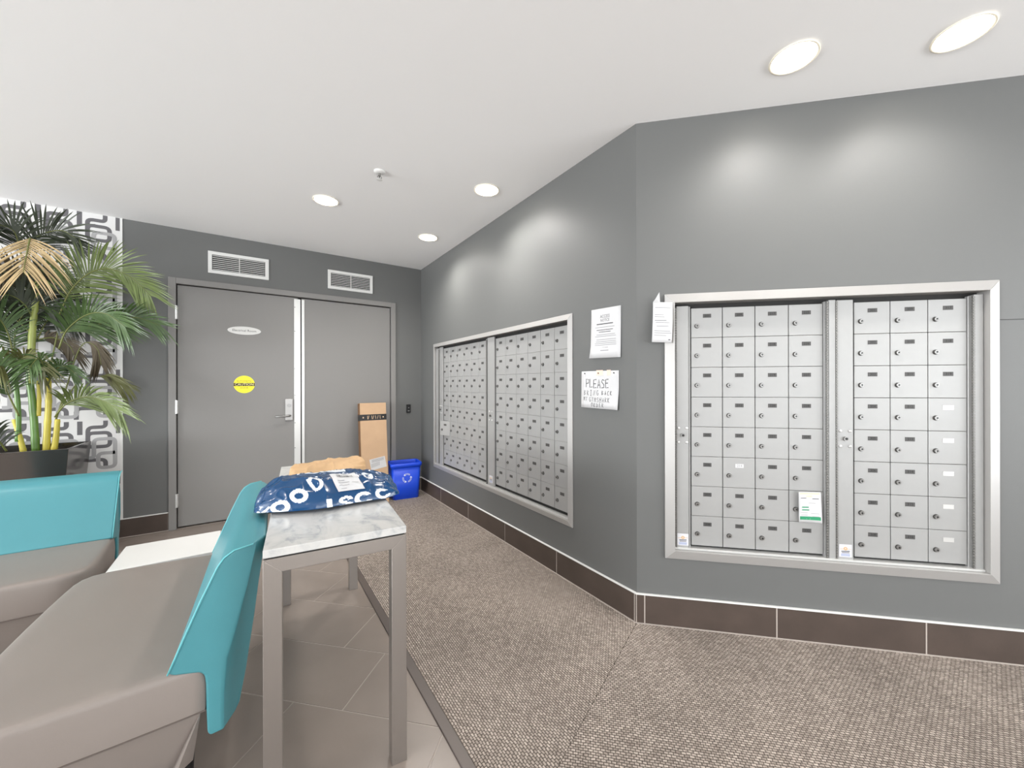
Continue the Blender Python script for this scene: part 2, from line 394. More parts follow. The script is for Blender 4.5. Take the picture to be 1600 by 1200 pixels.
# ---------------------------------------------------------------- double steel door
dr = bpy.data.objects.new('door_1', None); link(dr); structure(dr)
fb = B(); box(fb, DX0, DX0+.05, -.016, .10, 0, DZ); box(fb, DX1-.05, DX1, -.016, .10, 0, DZ); box(fb, DX0+.05, DX1-.05, -.016, .10, DZ-.05, DZ)
obj('door_frame', fb, m_frame, dr, bevel=.003)
obj('door_backing', bx(DX0+.05, DX1-.05, .06, .10, .0, DZ-.05), m_dark, dr)
leaf = obj('door_leaf', bx(-2.122, -1.236, .010, .054, .014, 2.044), m_door, dr, bevel=.002)
leaf2 = obj('door_leaf', bx(-1.205, -.350, .012, .056, .014, 2.042), m_door, dr, bevel=.002)
ap = B(); box(ap, -1.268, -1.214, .002, .010, .02, 2.03)
asl = obj('astragal', ap, m_bright, dr, bevel=.001, seg=1)
sb = B()
for z in (1.95, 1.72, 1.36, 1.105, .84, .6, .3): cyl(sb, (-1.262, .002, z), (-1.262, .0, z), .004, n=8)
obj('screw', sb, m_plate, asl)
obj('meeting_stile', bx(-1.204, -1.180, .006, .012, .02, 2.03), m_bright, dr, bevel=.001, seg=1)
for z in (1.81, 1.022, .24):
    hb = B(); cyl(hb, (-2.126, -.012, z-.056), (-2.126, -.012, z+.056), .009, n=10); box(hb, -2.135, -2.117, -.012, .012, z-.054, z+.054)
    obj('hinge', hb, m_bright, dr)
lk = B(); box(lk, -1.344, -1.280, -.006, .010, .867, 1.070)
lko = obj('lock_plate', lk, mat('lock_grey', (168, 166, 164), .35, .6), dr, bevel=.003)
lb = B(); cyl(lb, (-1.31, -.006, 1.008), (-1.31, -.016, 1.008), .017, n=20); cyl(lb, (-1.31, -.016, 1.008), (-1.31, -.018, 1.008), .008, n=12)
obj('lock_cylinder', lb, m_chrome, lko, smooth=False)
lv = B(); tube(lv, [(-1.308, -.004, .912), (-1.308, -.045, .912), (-1.318, -.055, .912), (-1.36, -.057, .911), (-1.425, -.054, .908)], [.011, .011, .010, .009, .008], 10)
obj('lever_handle', lv, m_chrome, lko, smooth=True)

# ---------------------------------------------------------------- downlights
m_lamp = mat('lamp_diffuser', (255, 250, 238), .5, emit=14); m_trim = mat('lamp_trim', (252, 244, 226), .5)
def wb_pt(s, d): return (s*S2-d*S2, -LW-s*S2-d*S2)
def downlight(x, y, label, group='recessed ceiling downlights', power=LAMP):
    t = thing('recessed_downlight', (x, y, H), 0, label, 'ceiling light', group)
    lathe_b = B(); lathe(lathe_b, [(.074, .0), (.084, -.001), (.086, -.004), (.082, -.006), (.076, -.004), (.075, -.0005)], 32)
    obj('trim_ring', lathe_b, m_trim, t, smooth=True)
    lathe_c = B(); lathe(lathe_c, [(.0005, -.0045), (.073, -.004), (.0755, -.0015)], 32)
    obj('diffuser', lathe_c, m_lamp, t)
    l = bpy.data.lights.new('downlight_lamp', 'SPOT'); l.energy = power; l.spot_size = math.radians(SPOT); l.spot_blend = 1; l.shadow_soft_size = .075; l.color = (1, .965, .92)
    lo = bpy.data.objects.new('lamp_light', l); link(lo, t); lo.location = (0, 0, -.012)
    return t
downlight(-.29, -1.984, 'recessed ceiling downlight above the left mailbox bank, nearer the camera')
downlight(-.30, -.967, 'recessed ceiling downlight nearest the far corner beside the doors')
downlight(-1.168, -1.22, 'recessed ceiling downlight out over the floor in front of the double doors')
downlight(*wb_pt(.575, .288), 'large bright recessed downlight above the left half of the near mailbox bank', power=LAMP_B)
downlight(*wb_pt(1.14, .288), 'recessed downlight at the top edge above the right half of the near mailbox bank', power=LAMP_B)
for x, y, n in ((-1.2, -4.9, 'behind the camera'), (-2.9, -4.9, 'behind the foreground lounge chair'), (.4, -5.6, 'near the rear end of the angled wall'), (-3.6, -2.4, 'over the left side of the lobby')):
    downlight(x, y, 'recessed ceiling downlight '+n, power=LAMP if x < -3 else LAMP_B)
# sprinkler head
sp = thing('sprinkler_head', (-.953, -1.811, H), 0, 'small white ceiling sprinkler head between the downlights', 'sprinkler')
s1 = B(); lathe(s1, [(.034, 0), (.034, -.004), (.024, -.010), (.012, -.012)], 20); obj('escutcheon', s1, m_white, sp, smooth=True)
s2 = B(); cyl(s2, (0, 0, -.011), (0, 0, -.028), .007, n=10); tube(s2, [(-.006, 0, -.024), (-.013, 0, -.036), (-.003, 0, -.048)], .0022, 6); tube(s2, [(.006, 0, -.024), (.013, 0, -.036), (.003, 0, -.048)], .0022, 6)
obj('frame_arms', s2, mat('sprinkler_metal', (150, 148, 145), .35, .7), sp)
s3 = B(); lathe(s3, [(.004, -.047), (.017, -.050), (.017, -.052), (.002, -.053)], 16); obj('deflector', s3, m_white, sp)
s4 = B(); cyl(s4, (0, 0, -.030), (0, 0, -.046), .0025, n=8); obj('glass_bulb', s4, m_black, sp)

# ---------------------------------------------------------------- air grilles over the doors
def grille(x0, x1, z0, z1, label):
    t = thing('air_grille', ((x0+x1)/2, 0, z0), 0, label, 'vent', 'air grilles over the double doors')
    w = (x1-x0)/2; h = z1-z0; b = .028; f = B()
    box(f, -w, w, -.010, -.0005, 0, b); box(f, -w, w, -.010, -.0005, h-b, h); box(f, -w, -w+b, -.010, -.0005, b, h-b); box(f, w-b, w, -.010, -.0005, b, h-b)
    obj('frame', f, m_white, t, bevel=.001, seg=1)
    obj('backing', bx(-w+b, w-b, -.002, -.0006, b, h-b), m_dark, t)
    obj('centre_bar', bx(-.003, .003, -.010, -.003, b, h-b), m_white, t)
    n = 8; p = (h-2*b)/n; me = None
    for k in range(n):
        for s in (-1, 1):
            if me is None:
                sl = B(); prism(sl, [(-w/2+b/2+.004, -.009, -.003), (-w/2+b/2+.004, -.0085, .001), (-w/2+b/2+.004, -.003, .005), (-w/2+b/2+.004, -.0035, .001)], (w-b-.008, 0, 0))
                o = obj('slat', sl, m_white, t); me = o.data
            else: o = bpy.data.objects.new('slat', me); link(o, t)
            o.location = (s*(w-b)/2, 0, b+p*(k+.45))
grille(-1.918, -1.473, 2.176, 2.366, 'white slatted air grille above the left door leaf')
grille(-.973, -.538, 2.171, 2.360, 'white slatted air grille above the right door leaf')

# ---------------------------------------------------------------- mailbox banks
digit_off = {}
DW, DH = .1445, .1466; Z0 = .405
lock_me = plate_me = door_me = rivet_me = None
def door_unit(parent, x, z, number=None, plate='grey', slot=0, swing=0):
    """one compartment door with its lock and number plate, lower left corner at (x, z)"""
    global lock_me, plate_me, door_me
    if door_me is None:
        d = obj('mailbox_door', bx(.0017, DW-.0017, 0, .014, .0008, DH-.0008), m_alu, parent, bevel=.0012, seg=1); door_me = d.data
        lb = B(); cyl(lb, (0, .001, 0), (0, -.0045, 0), .0115, .0105, 16, mi=2); cyl(lb, (0, -.004, 0), (0, -.009, 0), .0095, .0088, 16)
        k = obj('lock', lb, m_chrome, d); lock_me = k.data
        kb = B(); box(kb, -.0013, .0013, -.0097, -.0088, -.0052, .0052); box(kb, -.0045, .0045, -.0095, -.0088, -.0012, .0022)
        bmk = bmesh.new(); bmk.from_mesh(lock_me)
        tmp = bpy.data.meshes.new('k'); kb.to_mesh(tmp); kb.free(); nf = len(bmk.faces); bmk.from_mesh(tmp); bmk.faces.ensure_lookup_table()
        for f in bmk.faces[nf:]: f.material_index = 1
        bmk.to_mesh(lock_me); bmk.free(); lock_me.materials.append(m_black); lock_me.materials.append(m_lockring)
    else:
        d = bpy.data.objects.new('mailbox_door', door_me); link(d, parent)
        b = d.modifiers.new('bevel', 'BEVEL'); b.width = .0012; b.segments = 1
        k = bpy.data.objects.new('lock', lock_me); link(k, d)
    d.location = (x, YD, z)
    if swing: 
        d.location = (x+DW, YD, z); d.rotation_euler = (0, 0, swing)
        me = door_me.copy(); me.transform(Matrix.Translation((-DW, 0, 0))); d.data = me
    ox = -DW if swing else 0
    k.location = (ox+.028, 0, .058); k.rotation_euler = (0, random.choice((-.5, -.2, 0, .3, .6, 1.2)), 0)
    pb = B(); px = ox+.0745; pz = .107
    if plate == 'raised':
        box(pb, px-.02, px+.02, -.0012, .001, pz-.012, pz+.004); box(pb, px-.02, px+.02, -.002, .001, pz+.004, pz+.007)
        obj('number_plate', pb, m_bright, d); return d
    box(pb, px-.0185, px+.0185, -.0014, .001, pz-.0092, pz+.0092)
    if number: text(pb, number, .0165, px, -.0018, pz, mi=1, sx=.95)
    obj('number_plate', pb, [m_paper if plate == 'white' else m_plate, m_ink_soft if plate == 'white' else m_print], d)
    if plate == 'white': d['label'] = 'mailbox door with a white number plate'
    return d
YD = .016
def hinge_strip(bm, x, z0, z1):
    n = int((z1-z0)/.0125)
    for i in range(n): box(bm, x-.0036, x+.0036, -.003, .004, z0+i*.0125, z0+i*.0125+.0105)
def unit_panel(root, x0, x1, sticker=True):
    p = obj('lock_panel', bx(x0, x1, .004, .018, Z0-.022, 1.588), m_alu, root, bevel=.001, seg=1)
    c = (x0+x1)/2; b = B(); cyl(b, (c, .004, .95), (c, -.006, .95), .010, n=14); cyl(b, (c, -.006, .95), (c, -.007, .95), .006, n=10, mi=1)
    obj('panel_lock', b, [m_chrome, m_black], p)
    for sx in (-1, 1):
        for sz in (-1, 1):
            global rivet_me
            if rivet_me is None:
                rb = B(); lathe(rb, [(.0068, 0), (.0062, .003), (.0035, .0048), (.0005, .005)], 12); bmesh.ops.rotate(rb, verts=rb.verts, matrix=Matrix.Rotation(PI/2, 3, 'X'))
                r = obj('rivet', rb, m_bright, p, smooth=True); rivet_me = r.data
            else: r = bpy.data.objects.new('rivet', rivet_me); link(r, p)
            r.location = (c+sx*.019, .004, .95+sz*.035)
    if sticker:
        s = B(); y = .0034; box(s, c-.026, c+.026, y, .0042, .405, .463)
        ribbon(s, [Vector((c-.022, .441)), Vector((c+.022, .443))], .002, y-.0003, mi=1)
        lathe_pts = [Vector((c+.006*math.cos(a), .444+.006*math.sin(a))) for a in (i*PI/4 for i in range(8))]
        ribbon(s, lathe_pts, .004, y-.0005, True, mi=1)
        ribbon(s, [Vector((c-.017, .431)), Vector((c+.017, .433))], .004, y-.0003, mi=3); ribbon(s, [Vector((c-.015, .425)), Vector((c+.016, .426))], .003, y-.0003, mi=3)
        ribbon(s, [Vector((c-.018, .415)), Vector((c+.018, .415))], .012, y-.0003, mi=2)
        obj('maker_sticker', s, [mat('sticker_silver', (206, 206, 210), .4), mat('sticker_orange', (205, 165, 110), .5), m_blueprint, m_ink], p)
def bank(frame, x0, x1, z0, z1, label, fw, pr):
    root = thing('mailbox_bank', frame['loc'], frame['rz'], label, 'mailboxes')
    # mitred frame flange: an outer return, a flat face and an inner bevel
    for k, (a, b, c, d) in enumerate((((x0, z0), (x1, z0), (x1-fw, z0+fw), (x0+fw, z0+fw)), ((x1, z0), (x1, z1), (x1-fw, z1-fw), (x1-fw, z0+fw)),
                                      ((x1, z1), (x0, z1), (x0+fw, z1-fw), (x1-fw, z1-fw)), ((x0, z1), (x0, z0), (x0+fw, z0+fw), (x0+fw, z1-fw)))):
        f = B(); V = lambda p, y: f.verts.new((p[0], y, p[1]))
        ao, bo, ai, bi = V(a, 0), V(b, 0), V(a, -pr*.45), V(b, -pr*.45)
        c2 = V(c, -pr); d2 = V(d, -pr); c3 = V(c, .045); d3 = V(d, .045)
        f.faces.new((ao, bo, bi, ai)); f.faces.new((ai, bi, c2, d2)); f.faces.new((d2, c2, c3, d3)); f.faces.new((ao, ai, d2, d3)); f.faces.new((bo, c3, c2, bi)); f.faces.new((ao, d3, c3, bo))
        obj('frame_rail', f, m_alu_fr, root, bevel=.0012, seg=1)
    obj('cabinet_back', bx(x0+fw+.001, x1-fw-.001, .032, .044, z0+fw+.001, z1-fw-.001), m_dark, root)
    sill = obj('sill', bx(x0+fw+.001, x1-fw-.001, -.006, .031, z0+fw+.0005, z0+fw+.010), m_bright, root, bevel=.001, seg=1)
    return root
# near bank on the angled wall: seven columns of eight
bk = bank(WB_, .1325, 1.4905, .3415, 1.6465, 'large silver mailbox bank with seven columns of doors on the angled wall', .045, .026)
hb = B(); hinge_strip(hb, .1875, Z0-.012, 1.586); hinge_strip(hb, .846, Z0-.02, 1.586); hinge_strip(hb, .884, Z0-.02, 1.586); hinge_strip(hb, 1.4065, Z0-.02, 1.586)
tag(obj('piano_hinge', hb, mat('hinge_metal', (120, 119, 116), .4, .4), bk), kind='stuff')
unit_panel(bk, .191, .2465); unit_panel(bk, .888, .953)
jb = B(); box(jb, .249, .256, .010, .03, Z0-.01, 1.586)
box(jb, .8392, .8535, .013, .03, Z0-.01, 1.586); box(jb, 1.3970, 1.4100, .013, .03, Z0-.01, 1.586); box(jb, .853, .881, .000, .03, Z0-.022, 1.59); box(jb, 1.4095, 1.4425, .000, .03, Z0-.022, 1.59)
obj('jamb', jb, m_alu, bk, bevel=.0015, seg=1)
num = 0
for c in range(4):
    for r in range(8):
        z = Z0+DH*(7-r); num += 1
        door_unit(bk, .2605+c*DW, z, str(201+num-1), plate='white' if (c, r) == (1, 5) else 'grey')
for c in range(3):
    for r in range(8):
        z = Z0+DH*(7-r); num += 1
        door_unit(bk, .9625+c*DW, z, str(301+num-33), plate='raised' if c == 2 and r >= 3 else 'grey')
# far bank on the right wall: twelve columns of eight
ba = bank(WA, .371, 2.5135, .3355, 1.6325, 'long silver mailbox bank with twelve narrow columns of doors beside the far corner', .036, .014)
hb = B(); hinge_strip(hb, .500, Z0-.012, 1.578); hinge_strip(hb, 1.478, Z0-.02, 1.578)
tag(obj('piano_hinge', hb, MATS['hinge_metal'], ba), kind='stuff')
unit_panel(ba, .510, .583, False); unit_panel(ba, 1.488, 1.592)
jb = B(); box(jb, .425, .495, .002, .03, Z0-.022, 1.58); box(jb, 1.460, 1.474, .006, .03, Z0-.022, 1.58)
obj('jamb', jb, m_alu, ba, bevel=.0015, seg=1)
for u, (xs) in enumerate((.589, 1.5985)):
    for c in range(6):
        for r in range(8):
            sw = -.30 if (u, c, r) == (0, 0, 5) else 0
            d = door_unit(ba, xs+c*DW, Z0-.002+(DH-.0006)*(7-r), None, swing=-sw if sw else 0)
            if sw: d['label'] = 'mailbox door standing slightly ajar at the far edge'

# ---------------------------------------------------------------- paper notices, signs and stickers
def sheet(name, frame, corners, label, cat, lift=.004, curl=0, marks=None, n=8, mats=None, off=0, bulge=None, group=None):
    """thin paper sheet through four (x, z) corners (tl, tr, br, bl), standing just off a wall"""
    cx = sum(c[0] for c in corners)/4; cz = min(c[1] for c in corners)
    fx, fy = math.cos(frame['rz']), math.sin(frame['rz'])
    t = thing(name, (frame['loc'][0]+cx*fx, frame['loc'][1]+cx*fy, cz), frame['rz'], label, cat, group)
    tl, tr, br, bl = [Vector((c[0]-cx, c[1]-cz)) for c in corners]
    def P(u, v, extra=0):
        p = (tl*(1-u)+tr*u)*(1-v)+(bl*(1-u)+br*u)*v
        y = -lift-(bulge(u, v) if bulge else 0)-extra+off
        return Vector((p.x, y, p.y))
    b = B(); g = [[b.verts.new(P(i/n, j/n)) for i in range(n+1)] for j in range(n+1)]
    h = [[b.verts.new(P(i/n, j/n, -.0006)) for i in range(n+1)] for j in range(n+1)]
    for j in range(n):
        for i in range(n):
            b.faces.new((g[j][i], g[j+1][i], g[j+1][i+1], g[j][i+1])); b.faces.new((h[j][i], h[j][i+1], h[j+1][i+1], h[j+1][i]))
    for i in range(n):
        b.faces.new((g[0][i], g[0][i+1], h[0][i+1], h[0][i])); b.faces.new((g[n][i+1], g[n][i], h[n][i], h[n][i+1]))
        b.faces.new((g[i+1][0], g[i][0], h[i][0], h[i+1][0])); b.faces.new((g[i][n], g[i+1][n], h[i+1][n], h[i][n]))
    obj('sheet', b, mats[0] if mats else m_paper, t, smooth=True)
    return t, P
def lines(P, rows, m, parent, name='printed_lines', th=.010, seg=6):
    """grey bars of unreadable print following the sheet: rows of (u0, u1, v)"""
    b = B()
    for u0, u1, v, *t in rows:
        t_ = t[0] if t else th
        a = [b.verts.new(P(u0+(u1-u0)*k/seg, v-t_/2, .0006)) for k in range(seg+1)]; c = [b.verts.new(P(u0+(u1-u0)*k/seg, v+t_/2, .0006)) for k in range(seg+1)]
        for k in range(seg): b.faces.new((a[k], c[k], c[k+1], a[k+1]))
    return tag(obj(name, b, m, parent), kind='stuff')
# typed notice
t, P = sheet('paper_notice', WA, ((2.671, 1.624), (2.882, 1.617), (2.882, 1.345), (2.665, 1.350)), 'typed white notice taped on the grey wall between the mailbox banks, above the handwritten note', 'notice',
             bulge=lambda u, v: .004*v*v+.012*max(0, v-.8)*(1-u)*4)
b = B(); f = lambda x, z: tuple(P(x, z, .0006))
text(b, 'ACCESS', .098, .48, 0, 0, fn=lambda x, z: P(x, .165-z*.9, .0006), sx=.95); text(b, 'NOTICE', .088, .48, 0, 0, fn=lambda x, z: P(x, .243-z*.9, .0006), sx=.95)
obj('heading', b, mat('heading_ink', (100, 100, 102), .7), t)
lines(P, [(.2, .75, .315, .018), (.28, .68, .475, .012)], m_ink, t, 'bold_lines'); lines(P, [(.2, .75, .435, .012)], m_ink, t, 'bold_lines')
lines(P, [(.15, .8, .38), (.2, .82, .53), (.15, .85, .565), (.2, .85, .63), (.18, .85, .67), (.15, .86, .705), (.15, .86, .74), (.2, .6, .79), (.35, .62, .85, .016)], m_ink_soft, t)
# handwritten note
t, P = sheet('handwritten_note', WA, ((2.591, 1.278), (2.868, 1.276), (2.865, 1.066), (2.587, 1.069)), 'handwritten white note reading PLEASE, pinned below the typed notice', 'note',
             bulge=lambda u, v: .010*max(0, v-.5)*u*2+.003*math.sin(u*6)*v)
b = B(); W_, Hh = .277, .21
hw = B()
def H2(s, x, z, h, adv, w): hand(hw, s, x, z, h, adv, w, 0)
H2('PLEASE', .040, .115, .048, .029, .0040); H2('BRING', .026, .072, .028, .024, .0026); H2('BACK', .160, .076, .023, .020, .0026)
H2('MY', .022, .040, .022, .018, .0024); H2('GYMSHARK', .068, .036, .025, .0195, .0025); H2('ORDER', .085, .008, .023, .020, .0024)
for v in hw.verts: v.co = P(v.co.x/W_, 1-v.co.z/Hh, .0007)
obj('handwriting', hw, mat('marker_ink', (30, 30, 34), .6), t)
tp = B()
for u0, u1 in ((.42, .60), (.70, .80)):
    vs = [tp.verts.new(P(u, v, .0009)) for u, v in ((u0, -.02), (u0, .12), (u1, .12), (u1, -.02))]; tp.faces.new(vs)
obj('tape', tp, mat('pink_tape', (240, 205, 190), .5), t)
for u in (.1, .48, .88):
    pb = B(); c = P(u, .06); cyl(pb, c, c+Vector((0, -.004, 0)), .0035, n=10); obj('pin', pb, m_print, t)
# curled notice hanging over the frame of the near bank
t, P = sheet('curled_notice', WB_, ((.074, 1.606), (.167, 1.602), (.160, 1.404), (.066, 1.408)), 'narrow white printed notice curling off the top left corner of the near mailbox frame', 'notice',
             off=-.024, bulge=lambda u, v: .010*(1-u)+.010*math.sin(v*2.5)+.006*v, n=10)
cf = B(); v1 = [cf.verts.new(p) for p in (P(0, 0), P(.36, 0), P(.16, -.13)+Vector((.012, -.014, .02)), P(.05, -.08)+Vector((.006, -.012, .0)))]; cf.faces.new(v1)
r_ = bmesh.ops.extrude_face_region(cf, geom=cf.faces[:]); 
for v in [g for g in r_['geom'] if isinstance(g, bmesh.types.BMVert)]: v.co.y += .0007
obj('folded_corner', cf, m_paper, t)
lines(P, [(.1, .9, .14), (.1, .55, .32), (.1, .6, .37), (.1, .7, .46, .014), (.15, .85, .51), (.2, .8, .60), (.1, .9, .72), (.1, .95, .77), (.1, .7, .83), (.82, .92, .93, .025)], mat('faded_ink', (110, 110, 114), .7), t)
# flyer on a mailbox door
t, P = sheet('promo_flyer', WB_, ((.724, .697), (.821, .698), (.8225, .556), (.730, .554)), 'small green and white flyer stuck low on the near mailbox bank', 'flyer',
             off=.010, bulge=lambda u, v: .010*(1-u)*(1-v)+.012*(u-.5)**2+.008*u*v)
lines(P, [(.05, .95, .86, .11)], m_green, t, 'green_banner'); lines(P, [(.15, .45, .50, .035), (.15, .47, .59, .035)], m_green, t, 'green_headline')
lines(P, [(.06, .95, .05, .05), (.35, .62, .14, .05)], m_peach, t, 'sunset_print'); lines(P, [(.1, .35, .20, .018), (.62, .9, .22, .02)], m_ink, t, 'printed_lines')
lines(P, [(.1, .4, .68), (.1, .4, .76), (.55, .9, .70), (.6, .9, .8), (.45, .75, .36)], m_ink_soft, t)
lines(P, [(.2, .6, .88, .02)], m_paper, t, 'banner_text')
# oval room sign on the left leaf
t = thing('oval_sign', (-1.6595, .010, 1.657), 0, 'white oval room name sign on the left door leaf', 'sign')
b = B(); prism(b, [(.125*math.cos(a), -.004, .0375+.037*math.sin(a)) for a in (2*PI*i/40 for i in range(40))], (0, .0038, 0)); obj('plate', b, m_white, t, bevel=.001, seg=1)
b = B(); text(b, 'Electrical Room', .028, 0, -.0046, .0375, sx=1.0); obj('lettering', b, m_ink, t)
# caution sticker
t = thing('caution_sticker', (-1.662, .010, 1.130), 0, 'round yellow caution sticker at the middle of the left door leaf', 'sticker')
b = B(); prism(b, [(.079*math.cos(a), -.0012, .079+.079*math.sin(a)) for a in (2*PI*i/40 for i in range(40))], (0, .001, 0)); obj('disc', b, m_yellow, t)
obj('band', bx(-.078, .078, -.0018, -.0013, .064, .092), mat('band_brown', (60, 46, 8), .5), t)
b = B(); text(b, 'CAUTION', .030, 0, -.0022, .078, sx=1.05); obj('band_lettering', b, mat('print_cream', (250, 240, 170), .5), t)
b = B(); text(b, 'AUTOMATIC', .020, 0, -.0016, .108); text(b, 'DOOR', .020, 0, -.0016, .048); obj('lettering', b, mat('print_olive', (105, 88, 0), .5), t)
# little black reader
t = thing('card_reader', (-.1525, 0, .892), 0, 'small black card reader on the wall between the doors and the corner', 'reader')
obj('housing', bx(-.024, .024, -.018, -.0005, 0, .092), m_black, t, bevel=.005)
b = B(); cyl(b, (0, -.018, .055), (0, -.0195, .055), .006, n=12); box(b, -.010, .010, -.0195, -.018, .016, .026); obj('indicator', b, m_chrome, t)
# ---------------------------------------------------------------- lounge chairs
def outline(pts, n=64):
    """closed smooth outline through (u, v) points resampled"""
    m = len(pts); out = []
    for i in range(n):
        x = i/n*m; k = int(x); f = x-k; g = lambda j: Vector(pts[j % m])
        a, b, c, d = g(k-1), g(k), g(k+1), g(k+2)
        out.append(.5*((2*b)+(c-a)*f+(2*a-5*b+4*c-d)*f*f+(3*b-a-3*c+d)*f**3))
    return out
def rings(bm, shape, levels, crown=0):
    """stack inset copies of a 2-D outline: levels = (inset, z)"""
    n = len(shape); c = sum((Vector(p) for p in shape), Vector((0, 0)))/n; rows = []
    for ins, z in levels:
        r = []
        for i in range(n):
            d = (Vector(shape[(i+1) % n])-Vector(shape[i-1])).normalized(); nn = Vector((-d.y, d.x))
            if nn.dot(c-Vector(shape[i])) < 0: nn = -nn
            p = Vector(shape[i])+nn*ins; r.append(bm.verts.new((p.x, p.y, z)))
        rows.append(r)
    for a, b in zip(rows, rows[1:]):
        for i in range(n): bm.faces.new((a[i], a[(i+1) % n], b[(i+1) % n], b[i]))
    bm.faces.new(rows[0][::-1])
    # crowned top: concentric rings towards the centre
    prev = rows[-1]; z1 = levels[-1][1]
    for s in (.93, .85, .75, .65, .55, .45, .35, .25, .15, .07):
        r = [bm.verts.new((c.x+(v.co.x-c.x)*s, c.y+(v.co.y-c.y)*s, z1+crown*(1-s*s))) for v in rows[-1]]
        for i in range(n): bm.faces.new((prev[i], prev[(i+1) % n], r[(i+1) % n], r[i]))
        prev = r
    cv = bm.verts.new((c.x, c.y, z1+crown))
    for i in range(n): bm.faces.new((prev[i], prev[(i+1) % n], cv))
    return bm
def lounge_chair(loc, rz, label):
    t = thing('lounge_chair', loc, rz, label, 'chair', 'teal and taupe lounge chairs')
    hw = .435
    # plan of the seat: straight sides, softly rounded front corners
    side = [(-.078, hw-.004), (-.05, hw), (.10, hw+.014), (.25, hw+.024), (.345, hw+.026), (.390, hw+.014), (.416, hw-.016), (.428, hw-.06), (.432, hw-.12), (.436, .2), (.438, .08)]
    plan = side+[(u, -v) for u, v in side[::-1]]
    P = []
    for i, p in enumerate(plan):
        q = plan[(i+1) % len(plan)]; P += [Vector(p)]
        m = int((Vector(q)-Vector(p)).length/.05)
        P += [Vector(p).lerp(Vector(q), k/(m+1)) for k in range(1, m+1)]
    s = rings(B(), P, [(.003, .297), (0, .302), (-.003, .36), (0, .408), (.001, .416), (.0035, .422), (.008, .4265), (.015, .429), (.03, .4305)], .003)
    seat_o = obj('seat', s, m_taupe, t, smooth=True)
    seat_o.modifiers.new('wn', 'WEIGHTED_NORMAL')
    b = rings(B(), P, [(.085, .115), (.080, .12), (.012, .295)]); obj('seat_base', b, m_taupe, t)
    sb = B(); lp = [(p.x, p.y, .3) for p in P]
    ring_pts = []
    for i in range(len(P)):
        ring_pts.append(Vector((P[i].x, P[i].y, .2995)))
    tube(sb, ring_pts+[ring_pts[0]], .0022, 6); obj('seam', sb, mat('seam_thread', (92, 82, 76), .7), t)
    # backrest: side profile (u, z, half width)
    F, R = .440, .358
    prof = [(0, .432, F), (-.014, .468, F), (-.042, .54, F), (-.070, .61, F), (-.092, .66, F), (-.106, .692, F), (-.122, .715, F-.002), (-.145, .730, F-.004), (-.19, .738, F-.006), (-.200, .738, F-.03), (-.219, .735, R), (-.223, .722, R), (-.208, .66, R),
            (-.190, .50, R), (-.168, .34, R+.012), (-.152, .25, R+.018), (-.142, .232, R+.02), (-.118, .226, F-.008), (-.090, .228, F), (-.083, .24, F), (-.081, .30, F), (-.080, .375, F), (-.077, .400, F), (-.068, .411, F), (-.045, .417, F), (-.015, .424, F)]
    k = B(); n = len(prof); NV = 14
    cols = []
    for j in range(NV+1):
        s_ = -1+2*j/NV; dish = .010*(1-s_*s_)
        cols.append([k.verts.new((u-(dish if 1 <= i <= 7 else 0), h*s_, z)) for i, (u, z, h) in enumerate(prof)])
    for a, b_ in zip(cols, cols[1:]):
        for i in range(n): k.faces.new((a[i], a[(i+1) % n], b_[(i+1) % n], b_[i]))
    c1, c2 = 9, 17  # crease between the flat cheek and the tapered rear cheek
    mid = [(-.178, .62), (-.150, .52), (-.122, .43), (-.118, .33)]
    for col, sg in ((cols[0], -1), (cols[-1], 1)):
        mv = [k.verts.new((u, sg*(F-.002), z)) for u, z in mid]
        k.faces.new(col[:c1+1]+mv+col[c2:]) ; k.faces.new(col[c1:c2+1]+mv[::-1])
    bo = obj('backrest', k, m_teal, t, bevel=.007, seg=3)
    for p in bo.data.polygons: p.use_smooth = True
    bo.modifiers[0].angle_limit = .45; bo.modifiers[0].harden_normals = False
    wnm = bo.modifiers.new('wn', 'WEIGHTED_NORMAL')
    # piping round both cheeks
    for sg in (-1, 1):
        pp = B(); ring = [Vector((u-.0, sg*(h+.0005), z)) for u, z, h in prof[:9]]
        tube(pp, [ring[0]]+ring[1:], .0022, 6); obj('piping', pp, mat('teal_piping', (96, 176, 182), .4), bo, smooth=True)
    for u, v in ((.30, .30), (.30, -.30), (-.02, .30), (-.02, -.30)):
        lg = B(); cyl(lg, (u, v, 0), (u, v, .118), .013, .018, 14); obj('leg', lg, m_black, t)
    return t
lounge_chair((-1.778, -2.441, 0), math.radians(177.6), 'teal-backed lounge chair with taupe seat in the foreground, its back against the marble console')
lounge_chair((-2.632, -1.49, 0), math.radians(-91.0), 'teal-backed lounge chair with taupe seat at the left edge, in front of the palm planter')

# white cube side table in the corner between the chairs
t = thing('side_table', (-1.94, -1.735, 0), 0, 'low white lacquered side table in the corner between the two lounge chairs', 'table')
obj('tabletop', bx(-.19, .19, -.155, .165, .368, .400), m_lacq, t, bevel=.003)
b = B(); box(b, -.186, -.160, -.15, .16, 0, .368); box(b, .160, .186, -.15, .16, 0, .368); box(b, -.160, .160, .135, .160, 0, .368)
obj('panel_base', b, m_lacq, t, bevel=.002)

